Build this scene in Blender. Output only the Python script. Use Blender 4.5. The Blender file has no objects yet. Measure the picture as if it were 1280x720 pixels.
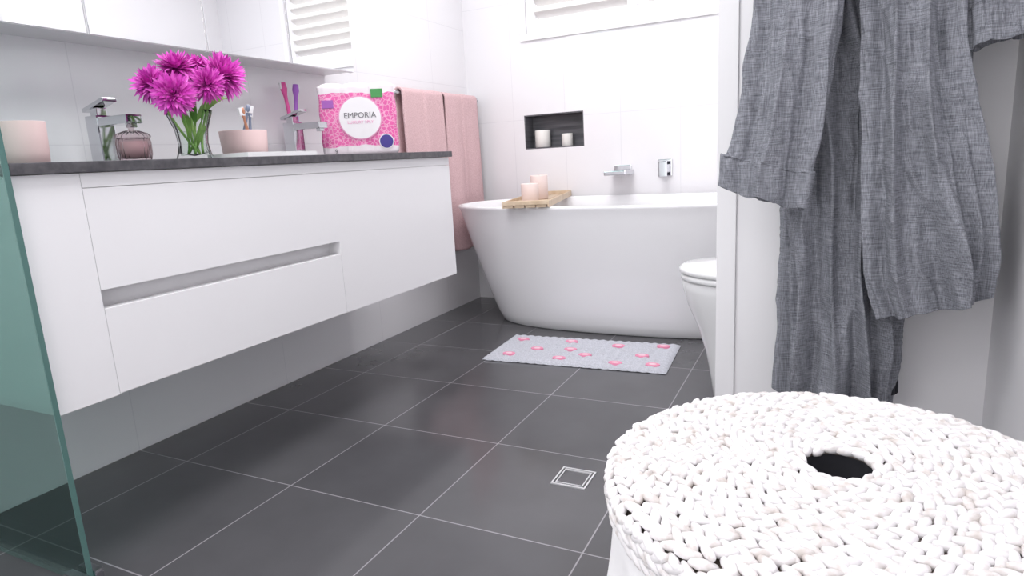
import bpy, bmesh, math, random
from math import sin, cos, pi, radians
from mathutils import Vector, Matrix, noise
random.seed(7)
scene = bpy.context.scene
col = scene.collection
try:
    scene.view_settings.view_transform = 'Standard'
    scene.view_settings.look = 'None'
except Exception as e:
    print(e)

# ------------------------------------------------------------------ helpers
def M(name, color, rough=0.5, metal=0.0, **kw):
    m = bpy.data.materials.new(name); m.use_nodes = True
    b = m.node_tree.nodes['Principled BSDF']
    b.inputs['Base Color'].default_value = (*color, 1)
    b.inputs['Roughness'].default_value = rough
    b.inputs['Metallic'].default_value = metal
    for k, v in kw.items():
        b.inputs[k.replace('_', ' ')].default_value = v
    return m

def nd(m, t, **props):
    n = m.node_tree.nodes.new(t)
    for k, v in props.items(): setattr(n, k, v)
    return n
def lk(m, a, b): m.node_tree.links.new(a, b)
def bsdf(m): return m.node_tree.nodes['Principled BSDF']

def add_noise_color(m, c1, c2, scale=5, detail=4, lo=0.35, hi=0.65, stretch=(1,1,1)):
    tc = nd(m, 'ShaderNodeTexCoord'); mp = nd(m, 'ShaderNodeMapping'); mp.inputs['Scale'].default_value = stretch
    n = nd(m, 'ShaderNodeTexNoise'); n.inputs['Scale'].default_value = scale; n.inputs['Detail'].default_value = detail
    r = nd(m, 'ShaderNodeValToRGB')
    r.color_ramp.elements[0].position = lo; r.color_ramp.elements[1].position = hi
    r.color_ramp.elements[0].color = (*c1, 1); r.color_ramp.elements[1].color = (*c2, 1)
    lk(m, tc.outputs['Object'], mp.inputs['Vector']); lk(m, mp.outputs[0], n.inputs['Vector'])
    lk(m, n.outputs[0], r.inputs[0]); lk(m, r.outputs[0], bsdf(m).inputs['Base Color'])
    return n, r, mp

def add_bump(m, src, strength=0.3, dist=0.002):
    b = nd(m, 'ShaderNodeBump'); b.inputs['Strength'].default_value = strength; b.inputs['Distance'].default_value = dist
    lk(m, src, b.inputs['Height']); lk(m, b.outputs[0], bsdf(m).inputs['Normal']); return b

def tile_mat(name, c1, c2, cm, w, h, axes, off=(0, 0), mortar=0.003, rough=0.2, wob=0.0):
    m = M(name, c1, rough)
    g = nd(m, 'ShaderNodeNewGeometry'); s = nd(m, 'ShaderNodeSeparateXYZ'); c = nd(m, 'ShaderNodeCombineXYZ')
    lk(m, g.outputs['Position'], s.inputs[0])
    for i, a in enumerate(axes):
        ad = nd(m, 'ShaderNodeMath', operation='ADD'); ad.inputs[1].default_value = off[i] + 40 * (w if i == 0 else h)
        lk(m, s.outputs[a], ad.inputs[0]); lk(m, ad.outputs[0], c.inputs[i])
    br = nd(m, 'ShaderNodeTexBrick'); br.offset = 0.0; br.squash = 1.0
    br.inputs['Scale'].default_value = 1; br.inputs['Mortar Size'].default_value = mortar
    br.inputs['Mortar Smooth'].default_value = 0.1
    br.inputs['Brick Width'].default_value = w; br.inputs['Row Height'].default_value = h
    br.inputs['Color1'].default_value = (*c1, 1); br.inputs['Color2'].default_value = (*c2, 1); br.inputs['Mortar'].default_value = (*cm, 1)
    lk(m, c.outputs[0], br.inputs['Vector'])
    n = nd(m, 'ShaderNodeTexNoise'); n.inputs['Scale'].default_value = 3; n.inputs['Detail'].default_value = 6
    lk(m, g.outputs['Position'], n.inputs['Vector'])
    mr = nd(m, 'ShaderNodeMapRange'); mr.inputs['To Min'].default_value = 1 - wob; mr.inputs['To Max'].default_value = 1 + wob
    lk(m, n.outputs[0], mr.inputs[0])
    mx = nd(m, 'ShaderNodeVectorMath', operation='SCALE')
    lk(m, br.outputs['Color'], mx.inputs[0]); lk(m, mr.outputs[0], mx.inputs['Scale'])
    lk(m, mx.outputs[0], bsdf(m).inputs['Base Color'])
    inv = nd(m, 'ShaderNodeMath', operation='SUBTRACT'); inv.inputs[0].default_value = 1
    lk(m, br.outputs['Fac'], inv.inputs[1]); add_bump(m, inv.outputs[0], 0.4, 0.002)
    return m

def thin_glass(name, tint, gloss=0.02, refl=1.0):
    m = bpy.data.materials.new(name); m.use_nodes = True
    nt = m.node_tree; nt.nodes.clear()
    o = nt.nodes.new('ShaderNodeOutputMaterial'); mx = nt.nodes.new('ShaderNodeMixShader')
    t = nt.nodes.new('ShaderNodeBsdfTransparent'); g = nt.nodes.new('ShaderNodeBsdfGlossy')
    f = nt.nodes.new('ShaderNodeLayerWeight'); f.inputs['Blend'].default_value = .12
    mu = nt.nodes.new('ShaderNodeMath'); mu.operation = 'MULTIPLY'; mu.inputs[1].default_value = refl
    t.inputs[0].default_value = (*tint, 1); g.inputs['Roughness'].default_value = gloss
    nt.links.new(f.outputs['Fresnel'], mu.inputs[0]); nt.links.new(mu.outputs[0], mx.inputs[0])
    nt.links.new(t.outputs[0], mx.inputs[1]); nt.links.new(g.outputs[0], mx.inputs[2]); nt.links.new(mx.outputs[0], o.inputs[0])
    return m

def group(name, loc):
    e = bpy.data.objects.new(name, None); e.location = loc; e.empty_display_size = 0.05
    col.objects.link(e); return e

def link(ob, parent=None):
    col.objects.link(ob)
    if parent is not None:
        ob.parent = parent
        ob.matrix_parent_inverse = Matrix.Translation(-Vector(parent.location))
    return ob

def mesh_obj(name, verts, faces, mat, parent=None, smooth=True):
    me = bpy.data.meshes.new(name); me.from_pydata([tuple(v) for v in verts], [], faces); me.update()
    bm = bmesh.new(); bm.from_mesh(me); bmesh.ops.recalc_face_normals(bm, faces=bm.faces); bm.to_mesh(me); bm.free()
    for p in me.polygons: p.use_smooth = smooth
    ob = bpy.data.objects.new(name, me)
    if mat: me.materials.append(mat)
    return link(ob, parent)

def box(name, a, b, mat, parent=None, bevel=0.0, mtx=None, seg=2):
    bm = bmesh.new(); bmesh.ops.create_cube(bm, size=1)
    a = Vector(a); b = Vector(b)
    for v in bm.verts:
        v.co = Vector([a[i] + (v.co[i] + .5) * (b[i] - a[i]) for i in range(3)])
    if bevel > 0:
        bmesh.ops.bevel(bm, geom=bm.edges[:], offset=bevel, segments=seg, affect='EDGES', profile=0.7)
    if mtx: bmesh.ops.transform(bm, matrix=mtx, verts=bm.verts)
    bmesh.ops.recalc_face_normals(bm, faces=bm.faces)
    me = bpy.data.meshes.new(name); bm.to_mesh(me); bm.free()
    me.materials.append(mat)
    return link(bpy.data.objects.new(name, me), parent)

def multibox(name, boxes, mat, parent=None, bevel=0.0):
    bm = bmesh.new()
    for a, b in boxes:
        r = bmesh.ops.create_cube(bm, size=1)
        for v in r['verts']:
            v.co = Vector([a[i] + (v.co[i] + .5) * (b[i] - a[i]) for i in range(3)])
    if bevel > 0:
        bmesh.ops.bevel(bm, geom=bm.edges[:], offset=bevel, segments=2, affect='EDGES')
    me = bpy.data.meshes.new(name); bm.to_mesh(me); bm.free(); me.materials.append(mat)
    return link(bpy.data.objects.new(name, me), parent)

def lathe(name, prof, c, mat, parent=None, seg=48, ripple=0.0, nr=20, sx=1.0, sy=1.0, rot=0.0, cap0=True):
    V = []; F = []
    n = len(prof)
    for i, (r, z) in enumerate(prof):
        for j in range(seg):
            th = 2 * pi * j / seg
            rr = r * (1 + ripple * cos(nr * th)) if r > 0.004 else r
            x = rr * cos(th) * sx; y = rr * sin(th) * sy
            V.append((c[0] + x * cos(rot) - y * sin(rot), c[1] + x * sin(rot) + y * cos(rot), c[2] + z))
    for i in range(n - 1):
        for j in range(seg):
            k = (j + 1) % seg
            F.append((i * seg + j, i * seg + k, (i + 1) * seg + k, (i + 1) * seg + j))
    if cap0: F.append(tuple(range(seg)))
    if prof[-1][0] < .01: F.append(tuple((n - 1) * seg + j for j in range(seg)))
    return mesh_obj(name, V, F, mat, parent)

def tube(name, pts, r, mat, parent=None, seg=8, taper=None):
    pts = [Vector(p) for p in pts]; V = []; F = []
    for i, p in enumerate(pts):
        d = (pts[min(i + 1, len(pts) - 1)] - pts[max(i - 1, 0)]).normalized()
        up = Vector((0, 0, 1)) if abs(d.z) < .9 else Vector((1, 0, 0))
        a = d.cross(up).normalized(); b = d.cross(a)
        rr = r if taper is None else r * taper[i]
        for j in range(seg):
            t = 2 * pi * j / seg
            V.append(p + a * rr * cos(t) + b * rr * sin(t))
    for i in range(len(pts) - 1):
        for j in range(seg):
            k = (j + 1) % seg
            F.append((i * seg + j, i * seg + k, (i + 1) * seg + k, (i + 1) * seg + j))
    F.append(tuple(range(seg))); F.append(tuple((len(pts) - 1) * seg + j for j in range(seg)))
    return mesh_obj(name, V, F, mat, parent)

def bez(a, b, c, n=12):
    a, b, c = Vector(a), Vector(b), Vector(c)
    return [a * (1 - t) ** 2 + b * 2 * t * (1 - t) + c * t * t for t in [i / n for i in range(n + 1)]]

# ------------------------------------------------------------------ materials
white_wall_x = tile_mat('wall_tile_side', (.86, .85, .875), (.86, .85, .875), (.79, .78, .81), 0.6, 0.3, (1, 2), (0.1, 0.0), 0.0014, 0.10)
white_wall_y = tile_mat('wall_tile_back', (.85, .84, .865), (.85, .84, .865), (.77, .76, .79), 0.3, 0.6, (0, 2), (0.05, 0.2), 0.0014, 0.12)
plain_wall = M('painted_wall', (.91, .90, .92), 0.45)
floor_mat = tile_mat('charcoal_floor_tile', (.080, .079, .086), (.094, .093, .100), (.30, .29, .31), 0.4, 0.4, (0, 1), (0.02, 0.1), 0.0017, 0.15, 0.35)
ceil_mat = M('ceiling_paint', (.9, .9, .9), 0.7)
gloss_white = M('white_gloss_lacquer', (.90, .89, .91), 0.22)
ceramic = M('white_ceramic', (.9, .9, .91), 0.1)
acrylic = M('white_acrylic', (.9, .895, .915), 0.15)
stone = M('dark_stone', (.075, .072, .08), 0.35)
add_noise_color(stone, (.06, .058, .066), (.11, .105, .115), 60, 5)
niche_mat = M('dark_niche_tile', (.1, .1, .11), .35)
add_noise_color(niche_mat, (.06, .06, .07), (.17, .17, .185), 4, 4, .3, .7, (1, 1, 14))
chrome = M('chrome', (.62, .62, .65), 0.08, 1.0)
mirror = M('mirror_glass', (.95, .96, .97), 0.01, 1.0)
pink_cer = M('blush_ceramic', (.72, .54, .53), 0.55)
towel_m = M('blush_towel', (.70, .46, .48), 0.95)
n_, r_, _m = add_noise_color(towel_m, (.64, .42, .44), (.78, .56, .58), 220, 3); add_bump(towel_m, n_.outputs[0], .8, .003)
wood = M('light_oak', (.6, .43, .27), .5)
add_noise_color(wood, (.58, .43, .29), (.74, .60, .45), 14, 4, .3, .7, (1, 8, 1))
wax = M('candle_wax', (.84, .70, .67), .5); wax_w = M('white_candle', (.85, .83, .8), .5)
clear = thin_glass('clear_glass', (.965, .975, .97), .02, 1.0)
green_glass = thin_glass('shower_glass', (.67, .785, .76), 0.02, 0.5)
glass_edge = M('glass_edge_green', (.10, .20, .185), .1)
jar_glass = thin_glass('rose_glass', (.86, .80, .81), .08, 1.2)
water_m = thin_glass('water', (.95, .98, .96), .0, .4)

# ------------------------------------------------------------------ room
XL, XR, YB, ZC = -1.83, 0.334, 3.25, 2.4
Y0 = -1.3
box('floor', (XL - .12, Y0, -.1), (XR + .12, YB + .14, 0), floor_mat)
box('ceiling', (XL - .12, Y0, ZC), (XR + .12, YB + .14, ZC + .1), ceil_mat)
box('wall_left', (XL - .12, Y0, 0), (XL, YB, ZC), white_wall_x)
box('wall_right', (XR, Y0, 0), (XR + .12, YB, ZC), plain_wall)
wx0, wx1, wz0, wz1 = -1.484, -.22, 1.40, 2.15
nx0, nx1, nz0, nz1 = -1.487, -1.148, .843, 1.023
multibox('wall_back', [
    ((XL - .12, YB, 0), (XR + .12, YB + .14, nz0)),
    ((XL - .12, YB, nz0), (nx0, YB + .14, nz1)),
    ((nx1, YB, nz0), (XR + .12, YB + .14, nz1)),
    ((nx0, YB + .11, nz0), (nx1, YB + .14, nz1)),
    ((XL - .12, YB, nz1), (XR + .12, YB + .14, wz0)),
    ((XL - .12, YB, wz0), (wx0, YB + .14, wz1)),
    ((wx1, YB, wz0), (XR + .12, YB + .14, wz1)),
    ((XL - .12, YB, wz1), (XR + .12, YB + .14, ZC))], white_wall_y)
e = .006
multibox('wall_niche_lining', [
    ((nx0, YB + .002, nz0), (nx1, YB + .11, nz0 + e)), ((nx0, YB + .002, nz1 - e), (nx1, YB + .11, nz1)),
    ((nx0, YB + .002, nz0 + e), (nx0 + e, YB + .11, nz1 - e)), ((nx1 - e, YB + .002, nz0 + e), (nx1, YB + .11, nz1 - e)),
    ((nx0 + e, YB + .10, nz0 + e), (nx1 - e, YB + .11, nz1 - e))], niche_mat)
nibx = -.237
box('wall_nib', (nibx, 1.65, 0), (XR, 1.75, ZC), plain_wall)
box('trim_1', (nibx - .004, 1.642, 0), (nibx + .042, 1.65, ZC), gloss_white, None, .002)

win = group('window_1', ((wx0 + wx1) / 2, YB, wz0))
f = .035
multibox('window_frame', [
    ((wx0, YB - .012, wz0), (wx1, YB + .03, wz0 + f)), ((wx0, YB - .012, wz1 - f), (wx1, YB + .03, wz1)),
    ((wx0, YB - .012, wz0 + f), (wx0 + f, YB + .03, wz1 - f)), ((wx1 - f, YB - .012, wz0 + f), (wx1, YB + .03, wz1 - f))],
    gloss_white, win, .002)
mid = (wx0 + wx1) / 2
lou = M('shutter_paint', (.80, .78, .76), .4)
for k, (p0, p1) in enumerate([(wx0 + f + .002, mid - .002), (mid + .002, wx1 - f - .002)]):
    s = .05
    multibox('shutter_frame_%d' % (k + 1), [
        ((p0, YB, wz0 + f + .002), (p1, YB + .028, wz0 + f + .06)), ((p0, YB, wz1 - f - .06), (p1, YB + .028, wz1 - f - .002)),
        ((p0, YB, wz0 + f + .06), (p0 + s, YB + .028, wz1 - f - .06)), ((p1 - s, YB, wz0 + f + .06), (p1, YB + .028, wz1 - f - .06))],
        gloss_white, win, .002)
    z = wz0 + f + .09; i = 0
    while z < wz1 - f - .07:
        mt = Matrix.Translation((0, YB + .014, z)) @ Matrix.Rotation(radians(-28), 4, 'X')
        box('louvre_%d_%d' % (k + 1, i), (p0 + s, -.030, -.005), (p1 - s, .030, .005), lou, win, .003, mt)
        z += .062; i += 1

# ------------------------------------------------------------------ vanity
van = group('vanity_cabinet', (-1.56, 1.385, .365))
vy0, vy1 = .642, 2.13
VX = -1.30
multibox('carcase', [((XL, vy0, .365), (VX - .045, vy1, .818)),
                     ((VX - .045, vy0, .365), (VX - .018, vy1, .385)),
                     ((VX - .045, vy0, .78), (VX - .018, vy1, .818)),
                     ((VX - .045, vy0, .385), (VX - .018, .75, .78)),
                     ((VX - .045, 1.478, .385), (VX - .018, vy1, .78))], gloss_white, van)
box('side_filler', (VX - .018, vy0, .365), (VX, .7626, .818), gloss_white, van, .0008)
box('top_rail', (VX - .018, .7635, .7895), (VX, vy1, .818), gloss_white, van, .0008)
gz0, gz1 = .548, .586
yA, yB, yC = .7635, 1.4762, vy1
outl = [(yA, gz1), (yB, gz1), (yB, .367), (yC, .367), (yC, .7885), (yA, .7885)]
Vl = [(VX, y, z) for y, z in outl] + [(VX - .0175, y, z) for y, z in outl]
Fl = [tuple(range(6)), tuple(range(11, 5, -1))] + [(i, (i + 1) % 6, 6 + (i + 1) % 6, 6 + i) for i in range(6)]
mesh_obj('upper_front', Vl, Fl, gloss_white, van, False)
box('lower_drawer', (VX - .03, .7635, .367), (VX, 1.4752, gz0), gloss_white, van, .0015)
box('stone_top', (XL, vy0 - .002, .819), (VX + .012, vy1 + .01, .840), stone, van, .002)
CT = .840
tr = group('soap_tray', (-1.48, 1.38, CT))
box('tray_base', (-1.535, 1.25, CT), (-1.38, 1.51, CT + .006), ceramic, tr, .002)
multibox('tray_rim', [((-1.535, 1.25, CT + .005), (-1.53, 1.51, CT + .015)), ((-1.385, 1.25, CT + .005), (-1.38, 1.51, CT + .015)),
                      ((-1.53, 1.25, CT + .005), (-1.385, 1.255, CT + .015)), ((-1.53, 1.505, CT + .005), (-1.385, 1.51, CT + .015))], ceramic, tr)

def faucet(nm, x, y):
    g = group(nm, (x, y, CT))
    box('foot', (x - .028, y - .028, CT), (x + .028, y + .028, CT + .008), chrome, g, .002)
    box('body', (x - .024, y - .024, CT + .008), (x + .024, y + .024, CT + .128), chrome, g, .004)
    box('spout', (x - .01, y - .022, CT + .100), (x + .14, y + .022, CT + .122), chrome, g, .004)
    box('aerator', (x + .115, y - .01, CT + .09), (x + .133, y + .01, CT + .101), chrome, g, .002)
    mt = Matrix.Translation((x - .018, y, CT + .143)) @ Matrix.Rotation(radians(-14), 4, 'Y')
    box('lever', (-.02, -.019, 0), (.075, .019, .010), chrome, g, .003, mt)
    box('neck', (x - .014, y - .014, CT + .127), (x + .014, y + .014, CT + .148), chrome, g, .002)
faucet('basin_faucet', -1.72, 1.087)
faucet('basin_faucet', -1.72, 1.775)

mc = group('mirror_cabinet', (-1.75, 1.41, 1.165))
ys = [.375, .725, 1.071, 1.424, 1.765, 2.096]
mz0, mz1 = 1.167, 1.95
box('cabinet_box', (XL, ys[0], mz0), (-1.70, ys[-1], mz1), gloss_white, mc)
for i in range(5):
    box('door_panel_%d' % (i + 1), (-1.70, ys[i] + .0015, mz0 - .004), (-1.683, ys[i + 1] - .0015, mz1), gloss_white, mc, .001)
    box('door_mirror_%d' % (i + 1), (-1.683, ys[i] + .003, mz0 - .002), (-1.679, ys[i + 1] - .003, mz1 - .002), mirror, mc, .001)

# ------------------------------------------------------------------ counter objects
def tumbler(nm, c, r, h, mat, sx=1, sy=1, rot=0, parent=None):
    prof = [(r * .80, 0), (r * .9, .003), (r * .94, h * .3), (r, h * .99), (r * .99, h), (r * .93, h), (r * .9, h * .9), (r * .82, h * .1), (.001, h * .08)]
    return lathe(nm, prof, c, mat, parent, 48, 0, 1, sx, sy, rot)
tumbler('blush_tumbler', (-1.45, .757, CT), .041, .085, pink_cer)

jar = group('ribbed_glass_jar', (-1.45, .985, CT))
jc = (-1.45, .985, CT)
js = .88
lathe('jar_body', [(r * js, z * js) for r, z in [(.030, 0), (.036, .004), (.040, .02), (.0405, .05), (.038, .06), (.035, .062), (.035, .058), (.037, .04), (.034, .01), (.001, .008)]],
      jc, jar_glass, jar, 120, .04, 20)
lathe('jar_lid', [(r * js, z * js) for r, z in [(.041, .0625), (.042, .066), (.036, .073), (.018, .080), (.007, .083), (.006, .086), (.010, .090), (.010, .095), (.005, .099), (.001, .1)]],
      jc, jar_glass, jar, 120, .04, 20)
lathe('candle_fill', [(.025, .009), (.029, .02), (.029, .046), (.001, .047)], jc, M('rose_wax', (.62, .52, .53), .6), jar, 32)

vc = Vector((-1.5, 1.184, CT))
vase = group('flower_vase', vc)
lathe('vase_glass', [(.042, 0), (.046, .004), (.04, .02), (.036, .045), (.040, .08), (.052, .115), (.056, .127), (.054, .127), (.050, .114), (.038, .08), (.034, .045), (.037, .02), (.001, .012)],
      vc, clear, vase, 72, .02, 12)
lathe('vase_water', [(.034, .014), (.0335, .03), (.032, .045), (.035, .075), (.001, .076)], vc, water_m, vase, 40)
petal_m = M('magenta_petals', (.55, .02, .42), .5)
add_noise_color(petal_m, (.50, .02, .36), (.82, .09, .66), 30, 2, .3, .7)
petal_l = M('magenta_petals_light', (.85, .15, .68), .5)
stem_m = M('stem_green', (.13, .30, .05), .5)
add_noise_color(stem_m, (.14, .34, .06), (.30, .50, .13), 18, 2)
def bloom(idx, c, R, face):
    c = Vector(c); face = Vector(face).normalized()
    q = Vector((0, 0, 1)).rotation_difference(face)
    V = []; F = []; mi = []
    n = 190
    for i in range(n):
        ct = 1 - 1.55 * (i + .5) / n
        st = math.sqrt(max(0, 1 - ct * ct)); ph = i * 2.399963 + random.uniform(-.1, .1)
        d = Vector((st * cos(ph), st * sin(ph), ct))
        L = R * (0.62 + .42 * st) * random.uniform(.86, 1.12)
        side = d.cross(Vector((0, 0, 1)));
        side = side.normalized() if side.length > .05 else Vector((cos(ph), sin(ph), 0))
        nrm = side.cross(d).normalized()
        w = R * .064 * (.7 + .5 * st)
        base = len(V); K = 5
        curl = random.uniform(.05, .3) * (1 if ct > 0 else -.3)
        for k in range(K + 1):
            t = k / K
            ww = w * (0.35 + 1.0 * sin(pi * min(t * 1.02, 1) ** .8)) * (1 if k < K else .12)
            p = d * (L * (.10 + .90 * t)) + nrm * (curl * L * t * t) + Vector((0, 0, -.10 * L * st * t * t))
            for s_, dz in ((-1, .25), (0, 0), (1, .25)):
                V.append(c + q @ (p + side * ww * s_ + nrm * ww * dz * abs(s_) * 1.4))
        for k in range(K):
            for s_ in range(2):
                a = base + k * 3 + s_
                F.append((a, a + 1, a + 4, a + 3)); mi.append(1 if i % 3 == 0 else 0)
    ob = mesh_obj('bloom_%d' % idx, V, F, petal_m, vase)
    ob.data.materials.append(petal_l)
    for p, m_ in zip(ob.data.polygons, mi): p.material_index = m_
blooms = [((-1.5, 1.090, 1.028), .046, (.3, -.6, .4)), ((-1.5, 1.165, 1.072), .052, (.3, -.3, .9)),
          ((-1.43, 1.093, .998), .052, (.7, -.6, .15)), ((-1.49, 1.296, 1.064), .066, (.6, -.1, .5)),
          ((-1.43, 1.195, 1.028), .046, (.8, -.4, .3)), ((-1.54, 1.255, 1.085), .045, (.0, .0, 1)),
          ((-1.52, 1.215, 1.045), .048, (.3, -.3, .8))]
for i, (c, R, fc) in enumerate(blooms):
    bloom(i + 1, c, R, fc)
    c = Vector(c); a = (i * 2.4)
    foot = vc + Vector((.02 * cos(a), .02 * sin(a), .018))
    tube('stem_%d' % (i + 1), bez(foot, vc + (c - vc) * .35 + Vector((0, 0, .03)) - Vector((foot - vc)) * .8, c - Vector(fc).normalized() * R * .3), .0032, stem_m, vase)
def leaf(i, a, b, w):
    a = Vector(a); b = Vector(b); d = b - a; s = d.cross(Vector((.5, -.5, .3))).normalized()
    V = []; F = []; K = 8
    for k in range(K + 1):
        t = k / K; p = a + d * t + Vector((0, 0, .2 * d.length * sin(pi * t)))
        ww = w * sin(pi * min(t + .03, 1)) ** .8
        V += [p - s * ww, p + Vector((0, 0, -.002)), p + s * ww]
    for k in range(K):
        for j in range(2):
            F.append((k * 3 + j, k * 3 + j + 1, k * 3 + j + 4, k * 3 + j + 3))
    mesh_obj('leaf_%d' % i, V, F, stem_m, vase)
leaf(1, (-1.49, 1.19, .93), (-1.42, 1.13, .985), .012); leaf(2, (-1.5, 1.2, .94), (-1.45, 1.27, 1.0), .013)
leaf(3, (-1.5, 1.18, .9), (-1.47, 1.14, .96), .01); leaf(4, (-1.5, 1.19, .87), (-1.475, 1.215, .93), .009)

pot = group('toothbrush_pot', (-1.62, 1.46, CT))
tumbler('pot', (-1.62, 1.46, CT), .066, .088, pink_cer, 1.0, 1.15, radians(10), pot)
plw = M('white_plastic', (.85, .85, .87), .35); plg = M('grey_plastic', (.20, .24, .34), .35)
plp = M('pink_plastic', (.75, .10, .35), .35); plv = M('purple_plastic', (.40, .14, .60), .35); plc = M('copper_plastic', (.55, .25, .15), .35)
def brush(par, i, base, top, mat, r=.004):
    base = Vector(base); top = Vector(top); d = (top - base)
    n = 12; pts = [base + d * (k / n) for k in range(n + 1)]
    tp = [1.3, 1.5, 1.6, 1.6, 1.5, 1.4, 1.1, .9, .8, .75, .9, 1.5, 1.2]
    tube('brush_handle_%d' % i, pts, r, mat, par, 10, tp)
    dn = d.normalized(); mt = Matrix.Translation(top - dn * .012) @ dn.to_track_quat('Z', 'Y').to_matrix().to_4x4()
    box('brush_head_%d' % i, (-.005, -.004, -.012), (.005, .004, .014), plw, par, .002, mt)
    box('brush_bristles_%d' % i, (-.0045, -.015, -.010), (.0045, -.004, .012), plw, par, .001, mt)
brush(pot, 1, (-1.63, 1.45, CT + .02), (-1.61, 1.485, CT + .165), plg, .005)
brush(pot, 2, (-1.60, 1.47, CT + .02), (-1.60, 1.448, CT + .155), plc, .005)
brush(pot, 3, (-1.62, 1.48, CT + .02), (-1.64, 1.515, CT + .155), plg, .005)

tgc = (-1.780, 1.845, CT)
tg = group('toothbrush_glass', tgc)
tumbler('glass', tgc, .028, .10, clear, parent=tg)
brush(tg, 1, (-1.78, 1.85, CT + .015), (-1.785, 1.815, CT + .275), plp, .0085)
brush(tg, 2, (-1.785, 1.845, CT + .015), (-1.77, 1.865, CT + .270), plv, .0085)

# toilet-paper pack
PL = Vector((-1.572, 1.962, CT))
pk = group('toilet_paper_pack', PL)
PM = Matrix.Translation(PL) @ Matrix.Rotation(radians(38), 4, 'Z')
W, D, H = .270, .10, .258
bagm = M('pack_plastic', (.8, .2, .45), .25)
def bag():
    nx, ny, nz = 48, 16, 44
    V = []; F = []; idx = {}
    def pt(i, j, k):
        key = (i, j, k)
        if key in idx: return idx[key]
        x = (i / nx - .5); y = (j / ny - .5); z = k / nz
        px, py, pz = x * W, y * D, z * H
        ex = max(0, abs(x) - .43) / .07; ey = max(0, abs(y) - .32) / .18; ez = max(0, abs(z - .5) - .44) / .06
        l = math.sqrt(ex * ex + ey * ey + ez * ez)
        s = 1 / l if l > 1 else 1
        px = math.copysign(min(abs(x), .43) * W + ex * s * .07 * W, x) if ex > 0 else px
        py = math.copysign(min(abs(y), .32) * D + ey * s * .18 * D, y) if ey > 0 else py
        if ez > 0: pz = H * (.5 + math.copysign(.44 + ez * s * .06, z - .5))
        bul = abs(sin(pi * (x + .5) * 3)) ** .6
        if j in (0, ny): py += math.copysign(.007 * (bul - .5) * (1 if .02 < z < .98 else .3), y)
        if k == nz: pz += .008 * (bul - .6)
        if i in (0, nx): px += math.copysign(.004 * abs(sin(pi * z * 2.5)), x)
        py += .0015 * noise.noise((px * 40, pz * 40, 1)); px += .0015 * noise.noise((py * 40, pz * 40, 5))
        idx[key] = len(V); V.append(PM @ Vector((px, py, max(pz, 0.0005)))); return idx[key]
    def face(rng1, rng2, fn):
        for a in range(rng1):
            for b in range(rng2):
                F.append((fn(a, b), fn(a + 1, b), fn(a + 1, b + 1), fn(a, b + 1)))
    face(nx, nz, lambda a, b: pt(a, 0, b)); face(nx, nz, lambda a, b: pt(a, ny, b))
    face(ny, nz, lambda a, b: pt(0, a, b)); face(ny, nz, lambda a, b: pt(nx, a, b))
    face(nx, ny, lambda a, b: pt(a, b, 0)); face(nx, ny, lambda a, b: pt(a, b, nz))
    return mesh_obj('wrapped_rolls', V, F, bagm, pk)
bag()
def setup_bag(m):
    tc = nd(m, 'ShaderNodeTexCoord'); sp = nd(m, 'ShaderNodeSeparateXYZ'); lk(m, tc.outputs['Object'], sp.inputs[0])
    vo = nd(m, 'ShaderNodeTexVoronoi'); vo.feature = 'DISTANCE_TO_EDGE'; vo.inputs['Scale'].default_value = 75
    lk(m, tc.outputs['Object'], vo.inputs['Vector'])
    r = nd(m, 'ShaderNodeValToRGB'); r.color_ramp.elements[0].position = .02; r.color_ramp.elements[1].position = .12
    r.color_ramp.elements[0].color = (.88, .42, .62, 1); r.color_ramp.elements[1].color = (.80, .13, .40, 1)
    lk(m, vo.outputs[0], r.inputs[0])
    n = nd(m, 'ShaderNodeTexNoise'); n.inputs['Scale'].default_value = 14; lk(m, tc.outputs['Object'], n.inputs['Vector'])
    ma = nd(m, 'ShaderNodeMath', operation='MULTIPLY_ADD'); ma.inputs[1].default_value = .03; lk(m, n.outputs[0], ma.inputs[0]); lk(m, sp.outputs[2], ma.inputs[2])
    gt = nd(m, 'ShaderNodeMath', operation='GREATER_THAN'); gt.inputs[1].default_value = CT + .238; lk(m, ma.outputs[0], gt.inputs[0])
    lt = nd(m, 'ShaderNodeMath', operation='LESS_THAN'); lt.inputs[1].default_value = CT + .050; lk(m, ma.outputs[0], lt.inputs[0])
    o = nd(m, 'ShaderNodeMath', operation='ADD'); lk(m, gt.outputs[0], o.inputs[0]); lk(m, lt.outputs[0], o.inputs[1])
    mx = nd(m, 'ShaderNodeMix', data_type='RGBA'); lk(m, o.outputs[0], mx.inputs[0]); lk(m, r.outputs[0], mx.inputs[6]); mx.inputs[7].default_value = (.86, .78, .83, 1)
    lk(m, mx.outputs[2], bsdf(m).inputs['Base Color'])
setup_bag(bagm)
def disc(name, cx, cz, r, mat, off, sx=1.0, seg=40):
    V = []
    for j in range(seg):
        t = 2 * pi * j / seg; V.append(PM @ Vector((cx + r * sx * cos(t), -D / 2 - off, cz + r * sin(t))))
    return mesh_obj(name, V, [tuple(range(seg))], mat, pk, False)
lab = M('label_white', (.88, .85, .88), .4); labp = M('label_pink', (.82, .33, .56), .4)
disc('label_border', .005, .135, .078, labp, .0055); disc('label_disc', .005, .135, .074, lab, .0062)
disc('badge_purple', .092, .048, .024, M('badge_purple', (.06, .04, .28), .4), .0058); disc('badge_ring', .092, .048, .027, lab, .0052)
box('badge_green', (.05, -D / 2 - .006, .205), (.092, -D / 2 - .002, .235), M('badge_green', (.06, .30, .08), .4), pk, .001, PM)
box('badge_violet', (-.125, -D / 2 - .006, .172), (-.085, -D / 2 - .002, .200), M('badge_violet', (.36, .10, .45), .4), pk, .001, PM)
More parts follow.
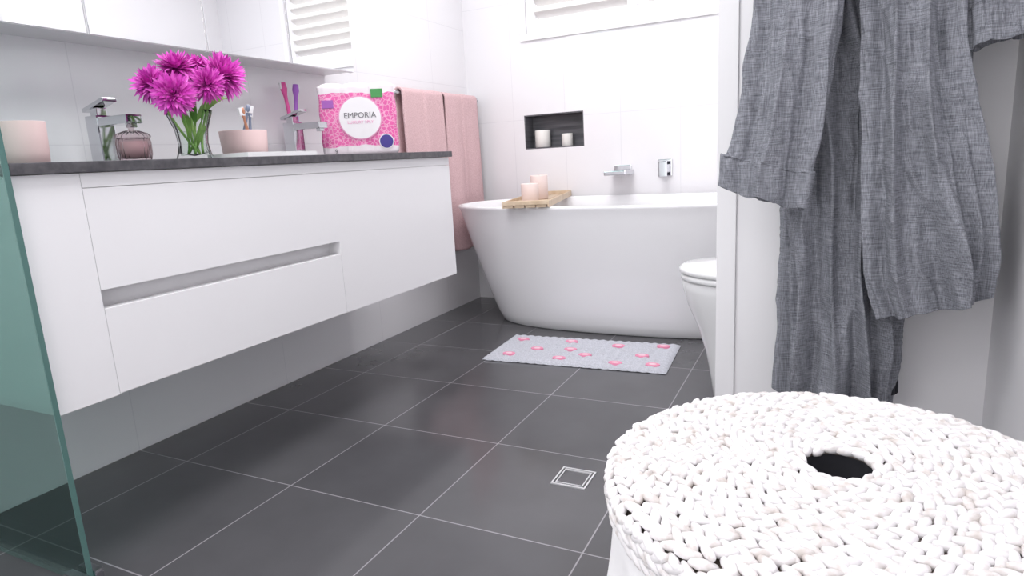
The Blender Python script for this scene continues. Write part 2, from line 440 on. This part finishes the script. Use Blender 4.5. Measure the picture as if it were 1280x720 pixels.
def text(name, body, cx, cz, size, mat):
    cu = bpy.data.curves.new(name, 'FONT'); cu.body = body; cu.size = size; cu.align_x = 'CENTER'; cu.extrude = .0003
    ob = bpy.data.objects.new(name, cu); cu.materials.append(mat)
    link(ob, pk)
    ob.matrix_basis = PM @ Matrix.Translation((cx, -D / 2 - .0075, cz)) @ Matrix.Rotation(radians(90), 4, 'X')
tm = M('label_ink', (.16, .15, .17), .5)
text('label_title', 'EMPORIA', .005, .135, .028, tm); text('label_sub', 'LUXURY 3PLY', .005, .115, .015, labp); text('label_count', '9', -.09, .012, .022, tm)

# ------------------------------------------------------------------ towels + rail
rail = group('towel_rail', (-1.757, 2.8, 1.12))
tube('rail_bar', [(-1.757, 2.42 + i * .1, 1.12) for i in range(9)], .009, chrome, rail, 16)
box('rail_bracket_1', (XL, 2.425, 1.105), (-1.75, 2.45, 1.135), chrome, rail, .002)
box('rail_bracket_2', (XL, 3.19, 1.105), (-1.75, 3.215, 1.135), chrome, rail, .002)
def towel(y0, y1, zb_f, zb_b, seed):
    prof = []
    R = .017; cx = -1.757; zc = 1.12
    n1 = 60
    for i in range(n1): prof.append((cx + R, zb_f + (zc - zb_f) * i / n1))
    for i in range(9):
        t = pi * i / 8; prof.append((cx + R * cos(t), zc + R * sin(t)))
    for i in range(1, 30): prof.append((cx - R, zc + (zb_b - zc) * i / 29))
    ny = 36; V = []; F = []
    for i, (x, z) in enumerate(prof):
        s = max(0, min(1, (zc - z) / .6))
        for j in range(ny + 1):
            t = j / ny; y = y0 + (y1 - y0) * t
            yc = (y0 + y1) / 2; y = yc + (y - yc) * (1 + .05 * s)
            off = .010 * s * sin(t * 11 + seed + z * 1.5) + .006 * s * noise.noise((y * 8, z * 3, seed))
            if x < cx: off = min(.004, off * .3)
            if x > cx and t > .5: off += .006
            V.append((x + off, y, z + .006 * sin(t * 5 + seed) * s))
    m_ = ny + 1
    for i in range(len(prof) - 1):
        for j in range(ny): F.append((i * m_ + j, i * m_ + j + 1, (i + 1) * m_ + j + 1, (i + 1) * m_ + j))
    ob = mesh_obj('bath_towel', V, F, towel_m, None)
    sm = ob.modifiers.new('s', 'SOLIDIFY'); sm.thickness = .009; sm.offset = 1
    return ob
towel(2.485, 2.815, .42, .50, 1.0); towel(2.85, 3.165, .34, .45, 3.3)

# ------------------------------------------------------------------ bathtub
bt = group('freestanding_bathtub', (-.835, 2.9, 0))
def sup(cx, cy, a, b, z, n=96, ex=2.5):
    r = []
    for j in range(n):
        t = 2 * pi * j / n; c_, s_ = cos(t), sin(t)
        r.append((cx + a * math.copysign(abs(c_) ** (2 / ex), c_), cy + b * math.copysign(abs(s_) ** (2 / ex), s_), z))
    return r
def loft(name, rings, mat, parent, cap0=True, cap1=True):
    n = len(rings[0]); V = [p for r in rings for p in r]; F = []
    for i in range(len(rings) - 1):
        for j in range(n):
            k = (j + 1) % n; F.append((i * n + j, i * n + k, (i + 1) * n + k, (i + 1) * n + j))
    if cap0: F.append(tuple(range(n)))
    if cap1: F.append(tuple((len(rings) - 1) * n + j for j in range(n)))
    return mesh_obj(name, V, F, mat, parent)
bx, by = -.83, 2.895
rings = []
rings.append(sup(bx, by, .630, .225, 0)); rings.append(sup(bx, by, .642, .236, .006))
for i in range(1, 15):
    t = i / 14; tt = t ** .85
    rings.append(sup(bx, by, .645 + .195 * tt, .238 + .100 * tt, .01 + .55 * t))
rings.append(sup(bx, by, .850, .342, .572)); rings.append(sup(bx, by, .851, .343, .580)); rings.append(sup(bx, by, .847, .339, .586))
rings.append(sup(bx, by, .838, .328, .586)); rings.append(sup(bx, by, .830, .320, .578))
for i in range(1, 12):
    t = i / 11
    rings.append(sup(bx, by, .828 - .22 * t ** 1.3, .318 - .10 * t ** 1.5, .57 - .42 * t))
rings.append(sup(bx, by, .55, .17, .13)); rings.append(sup(bx, by, .3, .08, .125))
loft('tub_shell', rings, acrylic, bt)
lathe('drain', [(.028, .127), (.028, .131), (.001, .132)], (bx + .1, by, 0), chrome, bt, 32)

cad = group('bath_caddy', (-1.25, 2.88, .586))
CM = Matrix.Translation((-1.25, 2.875, .5865)) @ Matrix.Rotation(radians(13), 4, 'Z')
for k in range(4):
    x0 = -.098 + k * .049
    box('slat_%d' % k, (x0, -.36, 0), (x0 + .043, .36, .012), wood, cad, .002, CM)
for k, yy in enumerate((-.365, .345)):
    box('end_bar_%d' % k, (-.10, yy, .012), (.10, yy + .02, .030), wood, cad, .002, CM)
box('side_bar_1', (-.105, -.365, .0), (-.098, .365, .028), wood, cad, .002, CM)
box('side_bar_2', (.098, -.365, .0), (.105, .365, .028), wood, cad, .002, CM)
def candle(nm, c, r, h, mat):
    g = group(nm, c)
    lathe('candle_body', [(r * .9, 0), (r, .004), (r, h - .003), (r * .97, h), (r * .9, h), (r * .86, h - .012), (.001, h - .013)], c, mat, g, 40)
    tube('wick', [(c[0], c[1], c[2] + h - .014), (c[0], c[1], c[2] + h - .006), (c[0] + .002, c[1], c[2] + h)], .0015, tm, g)
candle('pillar_candle', (-1.215, 2.68, .599), .040, .085, wax)
candle('pillar_candle', (-1.25, 2.87, .599), .042, .115, wax)
candle('niche_candle', (-1.405, YB + .055, nz0 + e), .042, .092, wax_w)
candle('niche_candle', (-1.262, YB + .055, nz0 + e), .030, .066, wax_w)

sp = group('bath_spout', (-.93, YB, .71))
box('spout_body', (-.995, YB - .16, .690), (-.885, YB, .712), chrome, sp, .004)
box('spout_plate', (-.985, YB - .012, .685), (-.895, YB, .735), chrome, sp, .003)
mxr = group('bath_mixer', (-.725, YB, .71))
box('mixer_plate', (-.760, YB - .01, .670), (-.690, YB, .755), chrome, mxr, .003)
box('mixer_knob', (-.745, YB - .05, .69), (-.705, YB - .01, .73), chrome, mxr, .004)
box('mixer_lever', (-.745, YB - .06, .67), (-.705, YB - .05, .745), chrome, mxr, .003)

# ------------------------------------------------------------------ toilet
tl = group('toilet', (-.1, 2.05, 0))
def dshape(x0, x1, cy, hw, z, n=64):
    r = []; L = (x1 - x0)
    for j in range(n):
        t = 2 * pi * j / n; c_, s_ = cos(t), sin(t)
        if c_ < 0:
            a = L * .62; X = x1 - L * .38 + a * math.copysign(abs(c_) ** .95, c_); Yv = cy + hw * math.copysign(abs(s_) ** .95, s_)
        else:
            X = x1 - L * .38 + L * .38 * abs(c_) ** .35; Yv = cy + hw * math.copysign(abs(s_) ** .5, s_) if abs(s_) > 0 else cy
        r.append((X, Yv, z))
    return r
R_ = []
for z, x0, hw in [(0, -.30, .12), (.01, -.305, .125), (.08, -.315, .13), (.16, -.33, .14), (.24, -.355, .155), (.31, -.385, .17), (.36, -.40, .178), (.39, -.405, .18), (.395, -.40, .178)]:
    R_.append(dshape(x0, .20, 2.05, hw, z))
loft('bowl', R_, ceramic, tl)
loft('seat', [dshape(-.40, .10, 2.05, .178, .397), dshape(-.408, .10, 2.05, .183, .400), dshape(-.408, .10, 2.05, .183, .412), dshape(-.403, .10, 2.05, .179, .415)], ceramic, tl)
loft('lid', [dshape(-.405, .10, 2.05, .181, .417), dshape(-.412, .10, 2.05, .186, .421), dshape(-.412, .10, 2.05, .186, .434), dshape(-.40, .09, 2.05, .176, .442), dshape(-.30, .05, 2.05, .12, .446)], ceramic, tl)
box('cistern', (.14, 1.87, .38), (.332, 2.23, .80), ceramic, tl, .02, None, 4)
box('cistern_lid', (.13, 1.86, .80), (.333, 2.24, .83), ceramic, tl, .008)
box('flush_button', (.21, 2.02, .83), (.26, 2.08, .836), chrome, tl, .003)

# ------------------------------------------------------------------ bath mat
bmx = M('bath_mat_fabric', (.45, .45, .50), .95)
n_, r_, _m = add_noise_color(bmx, (.44, .45, .50), (.60, .61, .67), 260, 3); add_bump(bmx, n_.outputs[0], .7, .003)
mat_g = group('bath_mat', (-.875, 2.372, 0))
MM = Matrix.Translation((-.875, 2.372, .002)) @ Matrix.Rotation(radians(3), 4, 'Z')
V = []; F = []; nx, ny = 120, 66
for i in range(nx + 1):
    for j in range(ny + 1):
        x = -.37 + .74 * i / nx; y = -.18 + .36 * j / ny
        edge = min(i, nx - i, j, ny - j)
        z = .010 * min(1, edge / 1.5) + .0018 * sin(j * 1.05) + .0018 * sin(i * 1.05) + .0012 * noise.noise((x * 20, y * 20, 0))
        V.append(MM @ Vector((x, y, max(z, 0))))
for i in range(nx):
    for j in range(ny):
        a = i * (ny + 1) + j; F.append((a, a + 1, a + ny + 2, a + ny + 1))
mesh_obj('mat_pile', V, F, bmx, mat_g)
pkm = M('mat_pink_motif', (.78, .28, .42), .8); pkl = M('mat_pink_motif_light', (.80, .58, .65), .8)
spots = [(-.30, .10), (-.19, -.02), (-.08, .11), (.03, -.06), (.13, .09), (.25, -.02), (.31, .12), (-.28, -.11), (-.06, -.12), (.17, -.13), (.31, -.12), (-.05, .0)]
for k, (x, y) in enumerate(spots):
    for nm, r, z, m_ in (('motif_%d' % k, .023, .0145, pkm), ('motif_centre_%d' % k, .012, .0155, pkl)):
        Vv = [MM @ Vector((x + r * 1.15 * cos(2 * pi * j / 24), y + r * .8 * sin(2 * pi * j / 24), z)) for j in range(24)]
        Vv += [MM @ Vector((x + r * 1.2 * cos(2 * pi * j / 24), y + r * .85 * sin(2 * pi * j / 24), .008)) for j in range(24)]
        mesh_obj(nm, Vv, [tuple(range(24))] + [(j, (j + 1) % 24, 24 + (j + 1) % 24, 24 + j) for j in range(24)], m_, mat_g, False)

fd = group('floor_drain', (-.545, 1.384, 0))
x0, x1, y0, y1 = -.59, -.50, 1.34, 1.43
def frame(nm, x0, x1, y0, y1, w, z, m_):
    multibox(nm, [((x0, y0, 0.0), (x1, y0 + w, z)), ((x0, y1 - w, 0.0), (x1, y1, z)), ((x0, y0 + w, 0.0), (x0 + w, y1 - w, z)), ((x1 - w, y0 + w, 0.0), (x1, y1 - w, z))], m_, fd)
steel_l = M('drain_steel', (.78, .78, .8), .35, .6)
frame('outer_frame', x0, x1, y0, y1, .004, .003, steel_l)
frame('inner_frame', x0 + .009, x1 - .009, y0 + .009, y1 - .009, .003, .003, steel_l)

# ------------------------------------------------------------------ shower screen
ss = group('shower_screen', (-1.57, .63, 0))
gx = -1.286
box('glass_panel', (XL + .002, .628, .012), (gx - .002, .638, 2.0), green_glass, ss)
box('glass_edge', (gx - .002, .628, .012), (gx, .638, 2.0), glass_edge, ss)
box('floor_clamp', (gx - .05, .610, 0), (gx + .006, .6275, .04), chrome, ss, .002)
box('floor_clamp_rear', (gx - .05, .6385, 0), (gx + .006, .655, .04), chrome, ss, .002)
box('wall_channel', (XL, .62, 0), (XL + .015, .6405, 2.0), chrome, ss, .001)

# ------------------------------------------------------------------ woven basket
bc = Vector((.024, .729, 0))
bk = group('laundry_basket', bc)
weave = M('painted_hyacinth', (.80, .76, .72), .7)
add_noise_color(weave, (.58, .53, .50), (.80, .78, .79), 55, 4, .3, .5)
under = M('basket_core', (.22, .18, .155), .9)
dark = M('hole_shade_black', (.015, .015, .02), .9)
linen = M('basket_liner', (.86, .85, .86), .85)
def ellipsoid_template(nu=8, nv=5):
    V = []; F = []
    V.append(Vector((-1, 0, 0)))
    for i in range(1, nv):
        a = pi * i / nv
        for j in range(nu):
            t = 2 * pi * j / nu; V.append(Vector((-cos(a), sin(a) * cos(t), sin(a) * sin(t))))
    V.append(Vector((1, 0, 0)))
    for j in range(nu):
        F.append((0, 1 + j, 1 + (j + 1) % nu))
        e_ = len(V) - 1; o = 1 + (nv - 2) * nu
        F.append((e_, o + (j + 1) % nu, o + j))
    for i in range(nv - 2):
        for j in range(nu):
            a = 1 + i * nu
            F.append((a + j, a + nu + j, a + nu + (j + 1) % nu, a + (j + 1) % nu))
    return V, F
TV, TF = ellipsoid_template()
BV = []; BF = []
def add_ell(c, ax, ay, az, sx, sy, sz):
    o = len(BV)
    for v in TV:
        BV.append(c + ax * v.x * sx + ay * v.y * sy + az * v.z * sz)
    for f_ in TF: BF.append(tuple(i + o for i in f_))
RL, ZT = .25, .452
def lidz(r): return ZT - .010 * (r / RL) ** 2 - (.012 * max(0, (r - .225) / .025) ** 2)
nr = 11; r0 = .044; dr = (RL - .008 - r0) / (nr - 1)
for k in range(nr):
    r = r0 + k * dr
    for s_ in (-1, 1):
        rr = r + s_ * dr * .25
        n = max(8, int(2 * pi * r / .0180))
        for i in range(n):
            t = 2 * pi * (i + (.5 if s_ > 0 else 0) + k * .37) / n + random.uniform(-.01, .01)
            rad = Vector((cos(t), sin(t), 0)); tan = Vector((-sin(t), cos(t), 0)); up = Vector((0, 0, 1))
            c = bc + rad * rr + up * (lidz(rr) + random.uniform(-.0015, .0015))
            ang = s_ * radians(30 + random.uniform(-7, 7))
            a1 = tan * cos(ang) + rad * sin(ang) + up * random.uniform(-.16, .16); a2 = up.cross(a1).normalized()
            add_ell(c, a1, a2, up, .0140 * random.uniform(.88, 1.1), .0057 * random.uniform(.88, 1.12), .0060)
def side_row(z, r, L=.0145, step=.0175, tilt=26):
    n = int(2 * pi * r / step)
    for i in range(n):
        for s_ in (-1, 1):
            t = 2 * pi * (i + (.5 if s_ > 0 else 0) + z * 31) / n
            rad = Vector((cos(t), sin(t), 0)); tan = Vector((-sin(t), cos(t), 0)); up = Vector((0, 0, 1))
            c = bc + rad * (r + random.uniform(-.001, .001)) + up * (z + s_ * .005)
            ang = s_ * radians(tilt + random.uniform(-8, 8))
            a1 = tan * cos(ang) + up * sin(ang); a2 = rad.cross(a1).normalized()
            add_ell(c, a1, a2, rad, L, .0060, .0055)
side_row(.424, .250); side_row(.408, .247)
z = .014
while z < .335:
    side_row(z, .205 + .033 * (z / .335)); z += .0205
mesh_obj('woven_strands', BV, BF, weave, bk)
lathe('lid_core', [(.037, .418), (.037, .4475), (.10, .447), (.2, .441), (.235, .432), (.243, .42), (.241, .402), (.232, .402), (.232, .416)], bc, under, bk, 96, cap0=False)
lathe('hole_shade', [(.0362, .4468), (.0362, .415), (.001, .415)], bc, dark, bk, 48, cap0=False)  # added near-black cup, the hole's inner shade put into its colour
lathe('body_core', [(.196, .002), (.203, .01), (.232, .33), (.233, .40), (.226, .40), (.224, .33), (.196, .012), (.001, .01)], bc, under, bk, 96)
V = []; F = []; n = 180
prof = [(.236, .404), (.243, .398), (.246, .37), (.248, .345), (.250, .325), (.2515, .315), (.249, .312), (.243, .318), (.240, .34)]
for i, (r, zz) in enumerate(prof):
    for j in range(n):
        t = 2 * pi * j / n
        k_ = max(0, (.40 - zz) / .09)
        rr = r + k_ * (.004 * sin(17 * t + 2 * sin(3 * t)) + .003 * noise.noise((cos(t) * 5, sin(t) * 5, zz * 20)))
        V.append(bc + Vector((rr * cos(t), rr * sin(t), zz + k_ * .006 * sin(5 * t))))
for i in range(len(prof) - 1):
    for j in range(n):
        k = (j + 1) % n; F.append((i * n + j, i * n + k, (i + 1) * n + k, (i + 1) * n + j))
mesh_obj('fabric_liner', V, F, linen, bk)

# ------------------------------------------------------------------ robe
linen_g = M('grey_linen', (.25, .26, .30), .95)
def setup_linen(m, ca, cb):
    tc = nd(m, 'ShaderNodeTexCoord')
    outs = []
    for st in ((900, 900, 45), (45, 45, 900)):
        mp = nd(m, 'ShaderNodeMapping'); mp.inputs['Scale'].default_value = tuple(s * .8 for s in st)
        n = nd(m, 'ShaderNodeTexNoise'); n.inputs['Scale'].default_value = 1; n.inputs['Detail'].default_value = 2
        lk(m, tc.outputs['Object'], mp.inputs[0]); lk(m, mp.outputs[0], n.inputs['Vector']); outs.append(n.outputs[0])
    ad = nd(m, 'ShaderNodeMath', operation='ADD'); lk(m, outs[0], ad.inputs[0]); lk(m, outs[1], ad.inputs[1])
    r = nd(m, 'ShaderNodeMapRange'); r.inputs[1].default_value = .68; r.inputs[2].default_value = 1.32; lk(m, ad.outputs[0], r.inputs[0])
    mx = nd(m, 'ShaderNodeMix', data_type='RGBA'); mx.inputs[6].default_value = (*ca, 1); mx.inputs[7].default_value = (*cb, 1)
    lk(m, r.outputs[0], mx.inputs[0]); lk(m, mx.outputs[2], bsdf(m).inputs['Base Color'])
    add_bump(m, ad.outputs[0], .4, .001)
setup_linen(linen_g, (.10, .105, .125), (.36, .37, .41))
strip_m = M('dark_strip', (.04, .04, .05), .95)
rb = group('linen_robe', (.06, 1.5, 1.2))
def interp(keys, t):
    n = len(keys) - 1; f_ = t * n; i = min(int(f_), n - 1); u = f_ - i
    p = [keys[max(i - 1, 0)], keys[i], keys[i + 1], keys[min(i + 2, n)]]
    return [0.5 * ((2 * p[1][k]) + (-p[0][k] + p[2][k]) * u + (2 * p[0][k] - 5 * p[1][k] + 4 * p[2][k] - p[3][k]) * u * u + (-p[0][k] + 3 * p[1][k] - 3 * p[2][k] + p[3][k]) * u ** 3) for k in range(len(keys[0]))]
def cloth(name, keys, nf, amp, seed, mat=linen_g, nt=260, nz=200, tilt=0.0):
    V = []; F = []
    for i in range(nz + 1):
        t = i / nz; x, y, z, hw, hd = interp(keys, t)
        g = amp * (.5 + .5 * t)
        for j in range(nt):
            th = 2 * pi * j / nt
            c_, s_ = cos(th), sin(th)
            drift = 1.3 * noise.noise((seed, z * 1.9, c_ * .9))
            ph = nf * (th + drift * .6) + seed
            ridge = (1 - abs(sin(ph * .5))) ** 1.5 * 2 - .8
            ridge2 = sin(nf * 1.7 * th + 3 * drift + seed * 2)
            lump = noise.noise((c_ * 1.8 + seed, s_ * 1.8, z * 3.5))
            w_ = c_ * 2.2 + z * 6 + seed
            cr = (1 - abs(noise.noise((w_ * 1.1, z * 4 - c_ * 1.5, seed)))) ** 6 * .008
            fine = noise.noise((c_ * 4 + seed * 3, s_ * 4, z * 15 + c_ * 5)) * .0085 + noise.noise((c_ * 11 + seed, s_ * 11, z * 38)) * .003
            off = g * (.85 * ridge + .3 * ridge2) + .022 * lump * (.5 + t * .5) + fine + cr
            px = x + (hw + off * .40) * math.copysign(abs(c_) ** .85, c_)
            py = y + (hd + off) * math.copysign(abs(s_) ** .85, s_)
            pz = z + tilt * (px - x) * t + (.012 * lump + .004 * ridge) * t * t
            py = min(py, 1.645)
            V.append((px, py, pz))
    for i in range(nz):
        for j in range(nt):
            k = (j + 1) % nt; F.append((i * nt + j, i * nt + k, (i + 1) * nt + k, (i + 1) * nt + j))
    F.append(tuple(range(nt)))
    ob = mesh_obj(name, V, F, mat, rb)
    sm = ob.modifiers.new('s', 'SOLIDIFY'); sm.thickness = .003; sm.offset = -1
    return ob
cloth('robe_body', [(.05, 1.57, 1.74, .03, .03), (.04, 1.55, 1.55, .09, .05), (.035, 1.55, 1.25, .10, .052), (.03, 1.55, .95, .105, .055), (.03, 1.55, .65, .110, .058), (.035, 1.55, .40, .112, .060), (.03, 1.55, .215, .108, .058)], 10, .030, 1.3, tilt=-.15)
cloth('robe_front_panel', [(.09, 1.52, 1.72, .03, .03), (.12, 1.47, 1.5, .09, .04), (.130, 1.46, 1.2, .10, .045), (.140, 1.455, .95, .085, .045), (.160, 1.455, .74, .095, .05), (.180, 1.46, .56, .103, .05), (.193, 1.46, .465, .090, .045)], 8, .032, 4.1, tilt=.28)
cloth('robe_sleeve_1', [(.0, 1.50, 1.68, .03, .03), (-.02, 1.45, 1.45, .07, .045), (-.055, 1.44, 1.2, .085, .05), (-.068, 1.435, 1.0, .08, .05), (-.084, 1.43, .85, .076, .048), (-.102, 1.43, .765, .075, .050), (-.107, 1.43, .755, .082, .054), (-.116, 1.43, .690, .078, .052)], 5, .024, 7.7, tilt=-.30)
cloth('robe_sleeve_2', [(.15, 1.52, 1.66, .03, .03), (.20, 1.46, 1.5, .05, .045), (.235, 1.45, 1.3, .055, .045), (.250, 1.45, 1.12, .052, .04), (.255, 1.45, 1.03, .05, .04), (.257, 1.45, 1.02, .055, .043), (.260, 1.45, .955, .052, .04)], 4, .010, 2.2, tilt=.2)
cloth('robe_dark_strip', [(.12, 1.56, 1.1, .015, .006), (.125, 1.575, .8, .018, .007), (.133, 1.575, .5, .022, .008), (.133, 1.575, .24, .024, .008)], 3, .003, 5.5, strip_m, 60, 80)  # narrow dark strip hanging along the right side of the body
hk = group('robe_hook', (.06, 1.62, 1.76))
box('hook_plate', (.035, 1.64, 1.74), (.085, 1.65, 1.82), chrome, hk, .002)
tube('hook_arm', bez((.06, 1.64, 1.78), (.06, 1.56, 1.70), (.06, 1.56, 1.80)), .005, chrome, hk)

# ------------------------------------------------------------------ lights
def area(name, loc, size, energy, color=(1, 1, 1), rot=(0, 0, 0)):
    l = bpy.data.lights.new(name, 'AREA'); l.shape = 'DISK'; l.size = size; l.energy = energy; l.color = color
    o = bpy.data.objects.new(name, l); o.location = loc; o.rotation_euler = rot; col.objects.link(o)
area('added_fill_light', (-.9, 2.1, 2.36), 1.0, 24, (1, .99, 1))  # this and the next: added unseen lamps, put in to brighten the room
area('added_fill_light', (-.8, .6, 2.36), .8, 15, (1, .99, 1))
area('added_fill_light', (-.8, -.7, 2.3), .7, 9, (1, .99, 1), (radians(60), 0, radians(-12)))  # added fill behind the camera, tilted forward to lift the nib wall
w = bpy.data.worlds.new('World'); scene.world = w; w.use_nodes = True
bg = w.node_tree.nodes['Background']; bg.inputs[0].default_value = (.99, .98, 1, 1); bg.inputs[1].default_value = 2.1

# ------------------------------------------------------------------ camera
cam = bpy.data.cameras.new('camera'); co = bpy.data.objects.new('camera', cam); col.objects.link(co)
cam.sensor_width = 36; cam.lens = 36 * 797 / 1280; cam.clip_start = .02
r_ = Vector((.8988, .4349, -.0549)).normalized(); f_ = Vector((-.4368, .8775, -.1989)); f_ = (f_ - r_ * f_.dot(r_)).normalized()
u_ = r_.cross(f_)
mw = Matrix((r_, u_, -f_)).transposed().to_4x4(); mw.translation = (0, 0, .80)
co.matrix_world = mw
scene.camera = co
